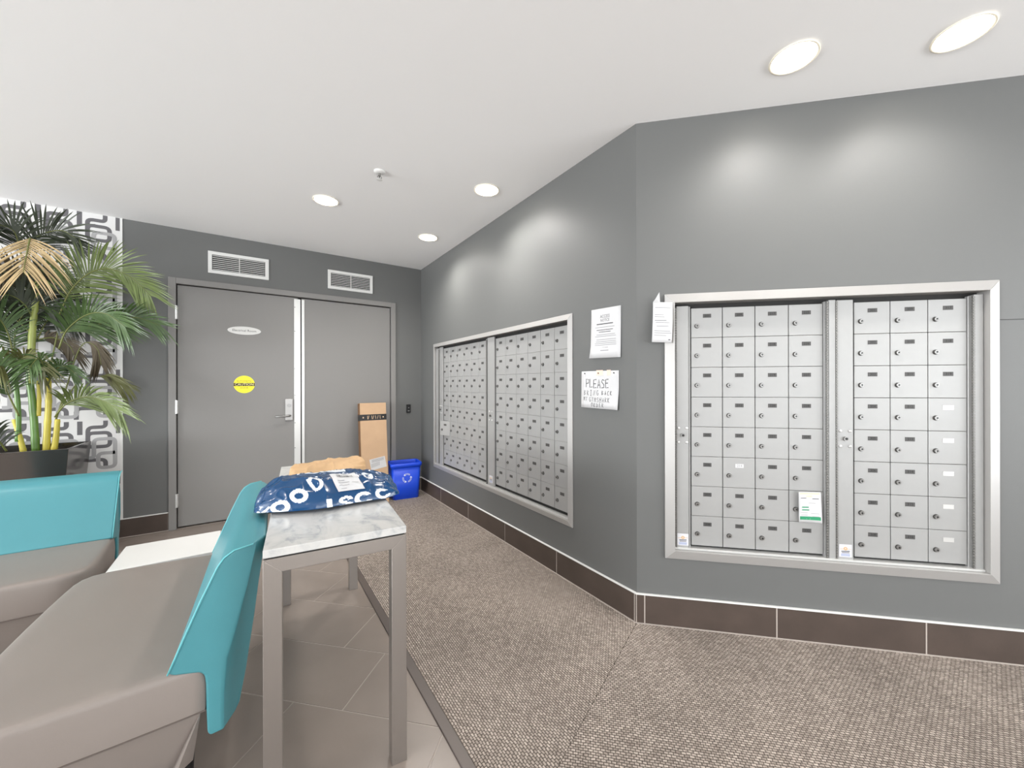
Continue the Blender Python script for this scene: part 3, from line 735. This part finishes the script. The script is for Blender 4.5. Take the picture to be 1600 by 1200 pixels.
# ---------------------------------------------------------------- marble console table
TA = math.radians(-5.2); t = thing('console_table', (-1.586, -2.990, 0), TA, 'narrow console table with a white marble top and brushed steel legs', 'table')
TWd, TLn = .388, 1.235
obj('tabletop', bx(0, TWd, 0, TLn, .727, .750), m_marble, t, bevel=.002)
obj('shadow_gap', bx(.006, TWd-.006, .006, TLn-.006, .723, .727), m_dark, t)
q = .046; zt = .723
def mitre_frame(y0):
    """front or rear hoop: two legs and a top rail with mitred corners"""
    for x0, sg in ((0, 1), (TWd, -1)):
        f = B(); prism(f, [(x0, y0, 0), (x0+sg*q, y0, 0), (x0+sg*q, y0, zt-.040), (x0, y0, zt)], (0, q, 0)); obj('leg', f, m_steel, t, bevel=.0012, seg=1)
        g = B(); cyl(g, (x0+sg*q/2, y0+q/2, -.0), (x0+sg*q/2, y0+q/2, .004), .015, n=12); obj('foot_pad', g, m_black, t)
    f = B(); prism(f, [(0, y0, zt), (q, y0, zt-.040), (TWd-q, y0, zt-.040), (TWd, y0, zt)], (0, q, 0)); obj('top_rail', f, m_steel, t, bevel=.0012, seg=1)
mitre_frame(0); mitre_frame(TLn-q)
obj('side_rail', bx(0, q, q, TLn-q, zt-.040, zt), m_steel, t, bevel=.0012, seg=1); obj('side_rail', bx(TWd-q, TWd, q, TLn-q, zt-.040, zt), m_steel, t, bevel=.0012, seg=1)

# ---------------------------------------------------------------- mailers on the console
def on_table(x, y): return Matrix.Translation((-1.586, -2.990, .7505)) @ Matrix.Rotation(TA, 4, 'Z') @ Vector((x, y, 0))
def pouch(U, V, half_len, half_dep, height, seed, amp, ends=3.2, droop=None, flat=.35, power=.8, top_shift=0, fq=1):
    """closed crumpled parcel surface: S(u, th) with u in -1..1 along its length and th round it"""
    def S(u, th, off=0):
        e = max(0, 1-abs(u)**ends)**.5
        h = height*e**power*(.90+.10*math.cos(u*2.3+seed))+.004; d = half_dep*((.30+.70*e) if u < 0 else (.66+.34*e))*(1+.05*math.sin(u*5+seed))
        c, s = math.cos(th), math.sin(th)
        x = half_len*u; y = d*(abs(c)**.85)*(1 if c > 0 else -1)
        z = h*(.14+.86*s) if s > 0 else h*.14*(1+s)
        p = Vector((x, y+top_shift*max(0, s), z))
        up = max(0, s)
        q_ = Vector((x*9*fq+seed, y*11*fq, 0)); r1 = 1-abs(noise.noise(q_+Vector((0, 0, seed)))*2); r2 = 1-abs(noise.noise(q_*2.3+Vector((3, 1, seed)))*2); r3 = noise.noise(Vector((x*6-y*9, x*3+y*20, seed)))
        w_ = (r1**3*.55+r2**4*.35+r3*.45-.25)*amp*(.25+.75*up)
        # radiating creases near the gathered ends
        w_ += amp*.55*max(0, abs(u)-.55)*2*math.sin(th*11+seed+u*6)*(.2+.8*up)
        nrm = Vector((0, c*.6, max(.2, s))).normalized()
        p += nrm*(w_+off)
        if droop: p.z += droop(u, p)
        p.z = max(p.z, .0008+off*.2)
        return p
    return S
def pouch_mesh(S, nu, nv, col=None):
    vs = []; fs = []; mi = []
    for i in range(nu+1):
        for j in range(nv): vs.append(S(-1+2*i/nu, 2*PI*j/nv))
    for i in range(nu):
        for j in range(nv):
            a = i*nv+j; b_ = i*nv+(j+1) % nv; fs.append((a, b_, b_+nv, a+nv)); mi.append(col(-1+2*(i+.5)/nu, 2*PI*(j+.5)/nv) if col else 0)
    fs.append(tuple(range(nv))[::-1]); fs.append(tuple(nu*nv+j for j in range(nv))); mi += [0, 0]
    me = bpy.data.meshes.new('m'); me.from_pydata([tuple(v) for v in vs], [], fs); me.polygons.foreach_set('material_index', mi)
    me.polygons.foreach_set('use_smooth', [True]*len(fs)); me.update(); return me
# big blue bag: letters drawn as tests in the bag's own (length, round) space, unit metres
BL, BD = .247, .158
LET = []
def L_(ch, u, a, size, rot=0, sx=1): LET.append((ch, u, a, size, rot, sx))
def inside(ch, x, y):
    """letter tests in a box x -.4...4, y -.5...5"""
    w = .15
    if ch == 'O': r = math.hypot(x/.46, y/.5); ri = math.hypot(x/.22, y/.24); return r < 1 and ri > 1
    if ch == 'D':
        if x < -.36 or abs(y) > .5: return False
        r = math.hypot((x+.1)/.5, y/.5) if x > -.1 else abs(y)/.5; ri = math.hypot((x+.1)/.27, y/.3) if x > -.1 else abs(y)/.3
        return r < 1 and (ri > 1 or x < -.17)
    if ch == 'I': return abs(x) < .12 and abs(y) < .5
    if ch == 'C': r = math.hypot(x/.46, y/.5); ri = math.hypot(x/.22, y/.25); return r < 1 and ri > 1 and not (x > .12 and abs(y) < .2)
    if ch == 'J': return (abs(x-.12) < .11 and -.25 < y < .5) or (y <= -.2 and math.hypot((x+.06)/.3, (y+.2)/.3) < 1 and math.hypot((x+.06)/.09, (y+.2)/.1) > 1)
    if ch == 'S':
        t1 = math.hypot(x/.36, (y-.235)/.265); t1i = math.hypot(x/.15, (y-.235)/.075); t2 = math.hypot(x/.36, (y+.235)/.265); t2i = math.hypot(x/.15, (y+.235)/.075)
        return (t1 < 1 and t1i > 1 and not (x > .05 and .0 < y < .17)) or (t2 < 1 and t2i > 1 and not (x < -.05 and -.17 < y < .0))
    return False
# x along the bag, y up the front side from the table edge (0) towards the top (~.2)
L_('J', -.215, .040, .050, -.6, .85); L_('O', -.165, .048, .062, .35, 1.05); L_('O', -.108, .090, .062, .5, 1.0); L_('D', -.052, .136, .060, .5, .95)
L_('I', -.012, .034, .058, .05, 1.3); L_('S', .044, .034, .060, .08, 1.15); L_('C', .106, .042, .062, .10, 1.15); L_('C', .178, .058, .060, .35, 1.05); L_('O', .135, .170, .050, .3, .9)
def bag_col(u, th):
    x = u*BL
    # front side is th around -pi (3/2..) : y negative ; distance up the front face
    if th < PI*.5 or th > PI*1.08: 
        return 1 if (PI*.40 < th < PI*.5 and -.45 < u < .25) else 0
    a = (PI*1.08-th)/(PI*.58)*.205
    for ch, lx, ly, sz, rot, sx in LET:
        dx, dy = x-lx, a-ly; c, s = math.cos(-rot), math.sin(-rot); X = (dx*c-dy*s)/sz/sx; Y_ = (dx*s+dy*c)/sz
        if inside(ch, X, Y_): return 1
    return 0
def bag_droop(u, p):
    return (0.012*max(0, u-.75)*4)
BS = pouch(None, None, BL, BD, .122, 2.7, .0145, droop=bag_droop, top_shift=.01, ends=2.1, power=.95)
c_ = on_table(.192, .442)
t = thing('poly_mailer', (c_.x, c_.y, c_.z), TA+math.radians(1), 'crumpled blue plastic mailer with white lettering and an address label on the marble top', 'parcel')
me = pouch_mesh(BS, 420, 190, bag_col); o = obj('bag', me, None, t); me.materials.append(m_poly); me.materials.append(m_polyw)
def patch(S, u0, u1, t0, t1, skew, m, parent, name, off=.0026, n=24):
    b = B(); g = [[b.verts.new(S(u0+(u1-u0)*i/n+skew*(j/n), t0+(t1-t0)*j/n, off)) for i in range(n+1)] for j in range(n+1)]
    for j in range(n):
        for i in range(n): b.faces.new((g[j][i], g[j][i+1], g[j+1][i+1], g[j+1][i]))
    return obj(name, b, m, parent, smooth=True)
lab = patch(BS, -.02, .36, PI*.575, PI*.835, .10, m_paper, t, 'shipping_label')
lu = lambda a, b: (-.02+.38*a+.10*b, PI*(.575+.26*b))
bc = B(); x = .20
while x < .80:
    w_ = random.choice((.008, .013, .02)); vs = []
    for (a, b_) in ((x, .16), (x, .30), (x+w_, .30), (x+w_, .16)): vs.append(bc.verts.new(BS(*lu(a, b_), .0045)))
    bc.faces.new(vs); x += w_+random.choice((.010, .016, .03))
tag(obj('barcode', bc, m_ink, lab), kind='stuff')
ll = B()
for a0, a1, v_ in ((.15, .4, .48), (.15, .55, .58), (.65, .9, .60), (.12, .5, .72), (.15, .35, .88)):
    for k in range(5):
        p0 = a0+(a1-a0)*k/5; p1 = a0+(a1-a0)*(k+1)/5
        ll.faces.new([ll.verts.new(BS(*lu(a, b_), .0045)) for a, b_ in ((p0, v_-.012), (p0, v_+.012), (p1, v_+.012), (p1, v_-.012))])
tag(obj('printed_lines', ll, m_ink_soft, lab), kind='stuff')
# kraft mailer behind it
KS = pouch(None, None, .178, .105, .052, 5.1, .024, ends=5, power=.45, fq=.62)
c_ = on_table(.222, .985)
t = thing('kraft_mailer', (c_.x, c_.y, c_.z), TA+math.radians(-3), 'brown kraft paper mailer lying behind the blue bag on the console', 'parcel')
me = pouch_mesh(KS, 110, 56); obj('pouch', me, None, t); me.materials.append(m_kraft)

# ---------------------------------------------------------------- cardboard box leaning on the right door leaf
t = thing('cardboard_box', (-.575, -.185, 0), math.radians(0), 'tall narrow cardboard box leaning upright against the right door leaf', 'box')
BW, BT, BH = .262, .085, 1.015
le = Matrix.Rotation(math.radians(-6.4), 4, 'X')
b = B(); box(b, -BW/2, BW/2, -BT, 0, 0, BH); b.transform(le); obj('carton', b, m_card, t, bevel=.003)
b = B(); box(b, -BW/2-.0008, BW/2+.0008, -BT-.0008, .0008, BH*.825, BH*.885); b.transform(le); tape = obj('packing_tape', b, m_black, t)
b = B()
for i, x in enumerate((-.10, -.062, -.047, -.02, .0, .017, .045, .062, .098)):
    if i in (0, 8): 
        ribbon(b, [Vector((x-.006, BH*.855)), Vector((x+.006, BH*.855))], .014, -BT-.0014)
    else: ribbon(b, [Vector((x-.006*(-1)**i, BH*.838)), Vector((x+.004, BH*.873))], .0045, -BT-.0014)
b.transform(le); obj('tape_print', b, mat('tape_print', (200, 170, 140), .6), tape)
b = B(); box(b, -.045, .11, -BT-.0012, -BT, .345, .455); bmesh.ops.rotate(b, verts=b.verts, cent=(.03, -BT, .40), matrix=Matrix.Rotation(math.radians(-9), 3, 'Y')); b.transform(le)
lb_ = obj('shipping_label', b, m_paper, t)
b = B()
for i in range(7): ribbon(b, [Vector((-.03+.012*i, .36+.003*i)), Vector((-.03+.012*i, .40+.003*i))], .004, -BT-.0018)
for z in (.415, .425, .435): ribbon(b, [Vector((-.03, z)), Vector((.09, z+.018))], .004, -BT-.0018)
b.transform(le); tag(obj('printed_lines', b, m_ink_soft, lb_), kind='stuff')
b = B(); box(b, -BW/2-.0005, -BW/2+.0005, -BT, 0, 0.002, BH-.002); b.transform(le); obj('side_face', b, m_card_edge, t)

# ---------------------------------------------------------------- blue recycling bin
t = thing('recycling_bin', (-.250, -.160, 0), math.radians(-6), 'blue plastic recycling bin with a white recycling mark, in the far corner', 'bin')
def rrect(w_, d_, r_, z, n=6):
    out = []
    for cx, cy, a0 in ((w_-r_, d_-r_, 0), (-w_+r_, d_-r_, PI/2), (-w_+r_, -d_+r_, PI), (w_-r_, -d_+r_, 1.5*PI)):
        for k in range(n+1): a = a0+PI/2*k/n; out.append((cx+r_*math.cos(a), cy+r_*math.sin(a), z))
    return out
def loft(bm, loops, cap0=True, cap1=True):
    R_ = [[bm.verts.new(p) for p in l] for l in loops]; n = len(R_[0])
    for a, b_ in zip(R_, R_[1:]):
        for i in range(n): bm.faces.new((a[i], a[(i+1) % n], b_[(i+1) % n], b_[i]))
    if cap0: bm.faces.new(R_[0][::-1])
    if cap1: bm.faces.new(R_[-1])
    return bm
b = loft(B(), [rrect(.128, .083, .03, 0), rrect(.136, .090, .034, .006), rrect(.152, .108, .034, .34), rrect(.148, .104, .030, .34), rrect(.130, .084, .03, .010)], True, True)
obj('bin_body', b, m_blue, t, smooth=True)
b = loft(B(), [rrect(.1525, .1085, .034, .336), rrect(.163, .119, .038, .345), rrect(.166, .122, .04, .365), rrect(.162, .118, .04, .380), rrect(.154, .110, .034, .382), rrect(.149, .105, .030, .372), rrect(.147, .103, .030, .33)], False, False)
obj('rim', b, m_blue, t, smooth=True)
b = B()
def front_y(z): return -(.090+(.108-.090)*(z-.006)/.334)-.0015
for k in range(3):
    a0 = PI/2+k*2*PI/3
    # three chasing arrows: each a bent band with a head
    pts = [Vector((.042*math.cos(a0+a), .042*math.sin(a0+a))) for a in (-.75, -.35, .0, .35, .55)]
    r0 = len(b.verts); ribbon(b, [Vector((p.x+.005, .225+p.y)) for p in pts], .014, 0)
    tip = Vector((.042*math.cos(a0+.95), .042*math.sin(a0+.95))); ba_ = a0+.55
    i_ = Vector((.028*math.cos(ba_), .028*math.sin(ba_))); o_ = Vector((.056*math.cos(ba_), .056*math.sin(ba_)))
    b.faces.new([b.verts.new((p.x+.005, 0, .225+p.y)) for p in (i_, o_, tip)])
for v in b.verts: v.co.y = front_y(v.co.z)
rm = obj('recycling_mark', b, mat('mark_white', (225, 232, 250), .5), t)
b = B()
for k in range(3):
    a0 = PI/2+k*2*PI/3; pts = [Vector((.042*math.cos(a0+a)+.005, .225+.042*math.sin(a0+a))) for a in (-.68, -.33, .0, .33, .5)]; ribbon(b, pts, .0062, 0)
for v in b.verts: v.co.y = front_y(v.co.z)-.0004
obj('mark_centre', b, m_blue, rm)

# ---------------------------------------------------------------- potted palm
m_planter = mat('planter_bronze', (112, 108, 105), .15, .85, var=.05, vscale=3); m_soil = mat('soil', (40, 33, 28), .95, bump=1, bscale=40)
PALM = {'light': mat('frond_light', (104, 120, 66), .45, var=.2, vscale=14), 'green': mat('frond_green', (72, 96, 52), .42, var=.2, vscale=14), 'dark': mat('frond_dark', (50, 58, 40), .5, var=.25, vscale=14),
        'olive': mat('frond_olive', (96, 98, 54), .5, var=.2, vscale=14), 'tan': mat('frond_tan', (184, 160, 118), .55, var=.12, vscale=14), 'brown': mat('frond_brown', (78, 68, 50), .6, var=.2, vscale=14)}
m_rachis = mat('rachis', (110, 116, 60), .5)
CANE = {'yellow': mat('cane_yellow', (196, 182, 70), .4, var=.18, vscale=9), 'cane': mat('cane_green', (92, 128, 58), .35, var=.25, vscale=9), 'pale': mat('cane_pale', (150, 160, 84), .4, var=.2, vscale=9)}
t = thing('potted_palm', (-3.0, -.25, 0), 0, 'tall areca palm in a long dark bronze planter against the patterned wallpaper', 'plant')
O = Vector((-3.0, -.25, 0))
def pl_ring(ins, z, tp=.0): 
    k = .07*(1-z/.782)
    return [(x-O.x, y-O.y, z) for x, y in ((-3.38+k+ins, -.47+k+ins), (-2.615-k-ins, -.47+k+ins), (-2.615-k-ins, -.03-k*.3-ins), (-3.38+k+ins, -.03-k*.3-ins))]
b = loft(B(), [pl_ring(0, .0), pl_ring(0, .782), pl_ring(.014, .782), pl_ring(.014, .70)], True, True)
obj('planter', b, m_planter, t, bevel=.0015, seg=1)
b = loft(B(), [pl_ring(.018, .69), pl_ring(.018, .735)], True, True); obj('soil', b, m_soil, t)
FRONDS = [
    ([(-2.787, -0.45, 2.15), (-2.779, -0.5, 2.083), (-2.771, -0.56, 1.987), (-2.762, -0.62, 1.894)], 0.27, 1, 0.38, 'tan', 17, 0.0),
    ([(-2.869, -0.25, 1.946), (-2.887, -0.28, 2.127), (-2.901, -0.32, 2.217), (-2.94, -0.4, 2.222)], 0.3, 0.55, 0.3, 'dark', 22, 0.25),
    ([(-2.864, -0.22, 1.953), (-2.858, -0.22, 2.129), (-2.815, -0.22, 2.234), (-2.708, -0.25, 2.283), (-2.631, -0.28, 2.237)], 0.26, 0.75, 0.22, 'dark', 26, 0.2),
    ([(-2.707, -0.28, 1.69), (-2.656, -0.28, 1.86), (-2.564, -0.3, 1.991), (-2.457, -0.32, 2.04), (-2.333, -0.36, 1.985), (-2.223, -0.4, 1.861)], 0.3, 0.85, 0.22, 'light', 44, 0.12),
    ([(-2.696, -0.3, 1.565), (-2.582, -0.33, 1.605), (-2.449, -0.36, 1.653), (-2.309, -0.4, 1.693), (-2.165, -0.44, 1.644)], 0.22, 0.7, 0.25, 'green', 40, 0.2),
    ([(-2.705, -0.3, 1.454), (-2.655, -0.34, 1.585), (-2.549, -0.4, 1.687), (-2.445, -0.45, 1.699), (-2.34, -0.5, 1.613)], 0.24, 0.75, 0.3, 'green', 36, 0.2),
    ([(-2.731, -0.25, 0.999), (-2.666, -0.3, 1.079), (-2.562, -0.35, 1.123), (-2.457, -0.4, 1.086), (-2.366, -0.45, 1.009)], 0.24, 0.6, 0.3, 'light', 30, 0.2),
    ([(-2.746, -0.22, 0.98), (-2.685, -0.24, 1.114), (-2.606, -0.26, 1.249), (-2.495, -0.3, 1.267), (-2.365, -0.32, 1.203)], 0.15, 0.6, 0.5, 'olive', 16, 0.72),
    ([(-2.74, -0.22, 0.967), (-2.691, -0.22, 1.19), (-2.638, -0.22, 1.432), (-2.588, -0.24, 1.511), (-2.525, -0.28, 1.465), (-2.501, -0.3, 1.35)], 0.13, 0.9, 0.85, 'brown', 22, 0.62),
    ([(-2.836, -0.22, 1.629), (-2.869, -0.25, 1.739), (-2.914, -0.3, 1.792), (-2.965, -0.38, 1.778)], 0.3, 0.7, 0.35, 'dark', 28, 0.1),
    ([(-2.836, -0.22, 1.651), (-2.827, -0.2, 1.787), (-2.783, -0.2, 1.859), (-2.717, -0.22, 1.878)], 0.22, 0.7, 0.3, 'dark', 22, 0.15),
    ([(-2.929, -0.22, 1.385), (-2.947, -0.25, 1.552), (-2.975, -0.3, 1.648), (-3.011, -0.38, 1.652)], 0.28, 0.7, 0.35, 'green', 26, 0.1),
    ([(-2.929, -0.22, 1.385), (-2.93, -0.2, 1.559), (-2.891, -0.2, 1.692), (-2.815, -0.22, 1.741), (-2.73, -0.25, 1.692)], 0.26, 0.75, 0.3, 'dark', 30, 0.1),
    ([(-2.822, -0.22, 1.52), (-2.753, -0.2, 1.536), (-2.683, -0.2, 1.486), (-2.652, -0.2, 1.396)], 0.14, 0.7, 0.5, 'brown', 22, 0.1),
    ([(-2.856, -0.22, 1.562), (-2.927, -0.2, 1.645), (-2.983, -0.2, 1.649), (-3.043, -0.22, 1.548)], 0.24, 0.7, 0.4, 'dark', 26, 0.1),
    ([(-2.885, -0.2, 1.737), (-2.954, -0.16, 1.866), (-3.01, -0.16, 1.923), (-3.07, -0.18, 1.888)], 0.26, 0.75, 0.4, 'dark', 26, 0.1),
    ([(-2.833, -0.2, 1.522), (-2.795, -0.16, 1.663), (-2.734, -0.16, 1.714), (-2.681, -0.16, 1.674)], 0.2, 0.75, 0.4, 'dark', 24, 0.1),
    ([(-2.92, -0.25, 1.319), (-2.949, -0.3, 1.358), (-2.968, -0.36, 1.326), (-2.984, -0.42, 1.252)], 0.22, 0.6, 0.5, 'olive', 20, 0.1),
    ([(-2.92, -0.25, 1.319), (-2.874, -0.28, 1.383), (-2.814, -0.32, 1.383), (-2.751, -0.36, 1.298)], 0.2, 0.7, 0.5, 'olive', 20, 0.1),
    ([(-2.755, -0.3, 1.212), (-2.72, -0.32, 1.299), (-2.67, -0.34, 1.335), (-2.605, -0.36, 1.278)], 0.15, 0.6, 0.4, 'green', 18, 0.1),
    ([(-2.798, -0.3, 1.212), (-2.763, -0.34, 1.319), (-2.768, -0.4, 1.38), (-2.793, -0.45, 1.315)], 0.16, 0.8, 0.5, 'green', 18, 0.1),
    ([(-2.898, -0.25, 0.998), (-2.923, -0.3, 1.129), (-2.941, -0.34, 1.254), (-2.959, -0.4, 1.373)], 0.22, 0.7, 0.3, 'green', 20, 0.35),
    ([(-2.936, -0.3, 0.774), (-2.962, -0.34, 0.864), (-2.98, -0.4, 0.924), (-2.999, -0.45, 0.899)], 0.2, 0.6, 0.5, 'dark', 14, 0.1),
    ([(-2.856, -0.2, 1.784), (-2.893, -0.22, 1.906), (-2.928, -0.28, 1.95), (-2.967, -0.36, 1.904)], 0.26, 0.7, 0.35, 'brown', 24, 0.15),
    ([(-2.85, -0.2, 1.784), (-2.827, -0.18, 1.924), (-2.774, -0.18, 1.986), (-2.692, -0.2, 1.958)], 0.24, 0.7, 0.3, 'dark', 24, 0.15),
    ([(-2.763, -0.24, 1.323), (-2.739, -0.22, 1.526), (-2.714, -0.22, 1.685), (-2.671, -0.22, 1.757)], 0.16, 0.8, 0.3, 'green', 20, 0.5),
]
STEMS = [
    ([(-2.886, -0.22, 0.74), (-2.908, -0.22, 0.867), (-2.93, -0.22, 0.976)], 0.014, 'yellow'),
    ([(-2.914, -0.22, 0.825), (-2.911, -0.22, 0.997), (-2.919, -0.22, 1.17), (-2.932, -0.22, 1.342), (-2.927, -0.22, 1.449)], 0.013, 'cane'),
    ([(-2.834, -0.22, 0.748), (-2.84, -0.22, 0.928), (-2.851, -0.22, 1.125), (-2.862, -0.22, 1.256), (-2.859, -0.22, 1.387)], 0.0185, 'cane'),
    ([(-2.851, -0.22, 1.213), (-2.853, -0.22, 1.431), (-2.845, -0.22, 1.628), (-2.833, -0.22, 1.783), (-2.827, -0.22, 1.915)], 0.018, 'pale'),
    ([(-2.787, -0.22, 0.748), (-2.781, -0.22, 0.924), (-2.775, -0.22, 1.102), (-2.778, -0.22, 1.257)], 0.017, 'yellow'),
    ([(-2.752, -0.22, 0.744), (-2.74, -0.22, 0.855), (-2.734, -0.22, 0.966)], 0.016, 'yellow'),
    ([(-2.822, -0.22, 0.993), (-2.819, -0.22, 1.125), (-2.822, -0.22, 1.235)], 0.011, 'yellow'),
]
for pts, r_, kind in STEMS:
    b = B(); n = 26; P = [cr(pts, i/n)-O for i in range(n+1)]
    if P[0].z > .75 and P[0].z < .80: P[0].z = .72
    R_ = [r_*(1.08-.25*i/n)*(1.10 if i % 7 == 3 else 1) for i in range(n+1)]
    tube(b, P, R_, 12); obj('stem', b, CANE[kind], t, smooth=True)
def frond(pts, length, roll, droop, kind, n, t0):
    b = B(); NP = 24; P = [cr(pts, i/NP)-O for i in range(NP+1)]
    tube(b, P, [.0055*(1-.75*i/NP) for i in range(NP+1)], 5, mi=1)
    rnd = random.Random(hash((pts[0], n)) & 0xffff)
    for i in range(n):
        tt = t0+(1-t0)*(i+.5)/n
        p = cr(pts, tt)-O; T = (cr(pts, min(1, tt+.02))-cr(pts, max(0, tt-.02))).normalized()
        if T.length == 0: continue
        Sv = Vector((-T.z, 0, T.x)).normalized(); Sh = T.cross(Sv).normalized()
        env = math.sin(PI*min(1, max(.08, (.12+.88*((tt-t0)/(1-t0)))))**.8)**.55 if tt < .97 else .5
        for sg in (-1, 1):
            sd = Sv*roll*sg+Sh*(1-roll)*sg*1.0+Sh*rnd.uniform(-.15, .15)
            a = math.radians(58-30*tt+rnd.uniform(-6, 6))
            d = (T*math.cos(a)+sd.normalized()*math.sin(a)).normalized()
            L = length*(.45+.55*env)*rnd.uniform(.88, 1.08); w_ = .0036+.0022*env; K = 5; prev = None
            dr = droop*rnd.uniform(.8, 1.25)
            wd = d.cross(Vector((0, -1, 0)).lerp(Vector((0, 0, 1)), .35)).normalized()
            for k in range(K+1):
                s_ = k/K; c = p+d*L*s_+Vector((0, 0, -1))*dr*L*s_*s_
                ww = w_*(.5+1.3*s_ if s_ < .4 else max(0, 1.02-((s_-.4)/.6)**1.8))
                q1 = b.verts.new(c+wd*ww+Vector((0, .0015, 0))); q2 = b.verts.new(c-wd*ww+Vector((0, -.0015, 0)))
                q1.co.y = min(q1.co.y, -.004-O.y); q2.co.y = min(q2.co.y, -.004-O.y)
                if prev: b.faces.new((prev[0], q1, q2, prev[1]))
                prev = (q1, q2)
    obj('frond', b, [PALM[kind], m_rachis], t, smooth=True)
for pts, L_f, ro, dp, kd, n_, t_ in FRONDS: frond(pts, L_f, ro, dp, kd, int(n_*1.3), t_)
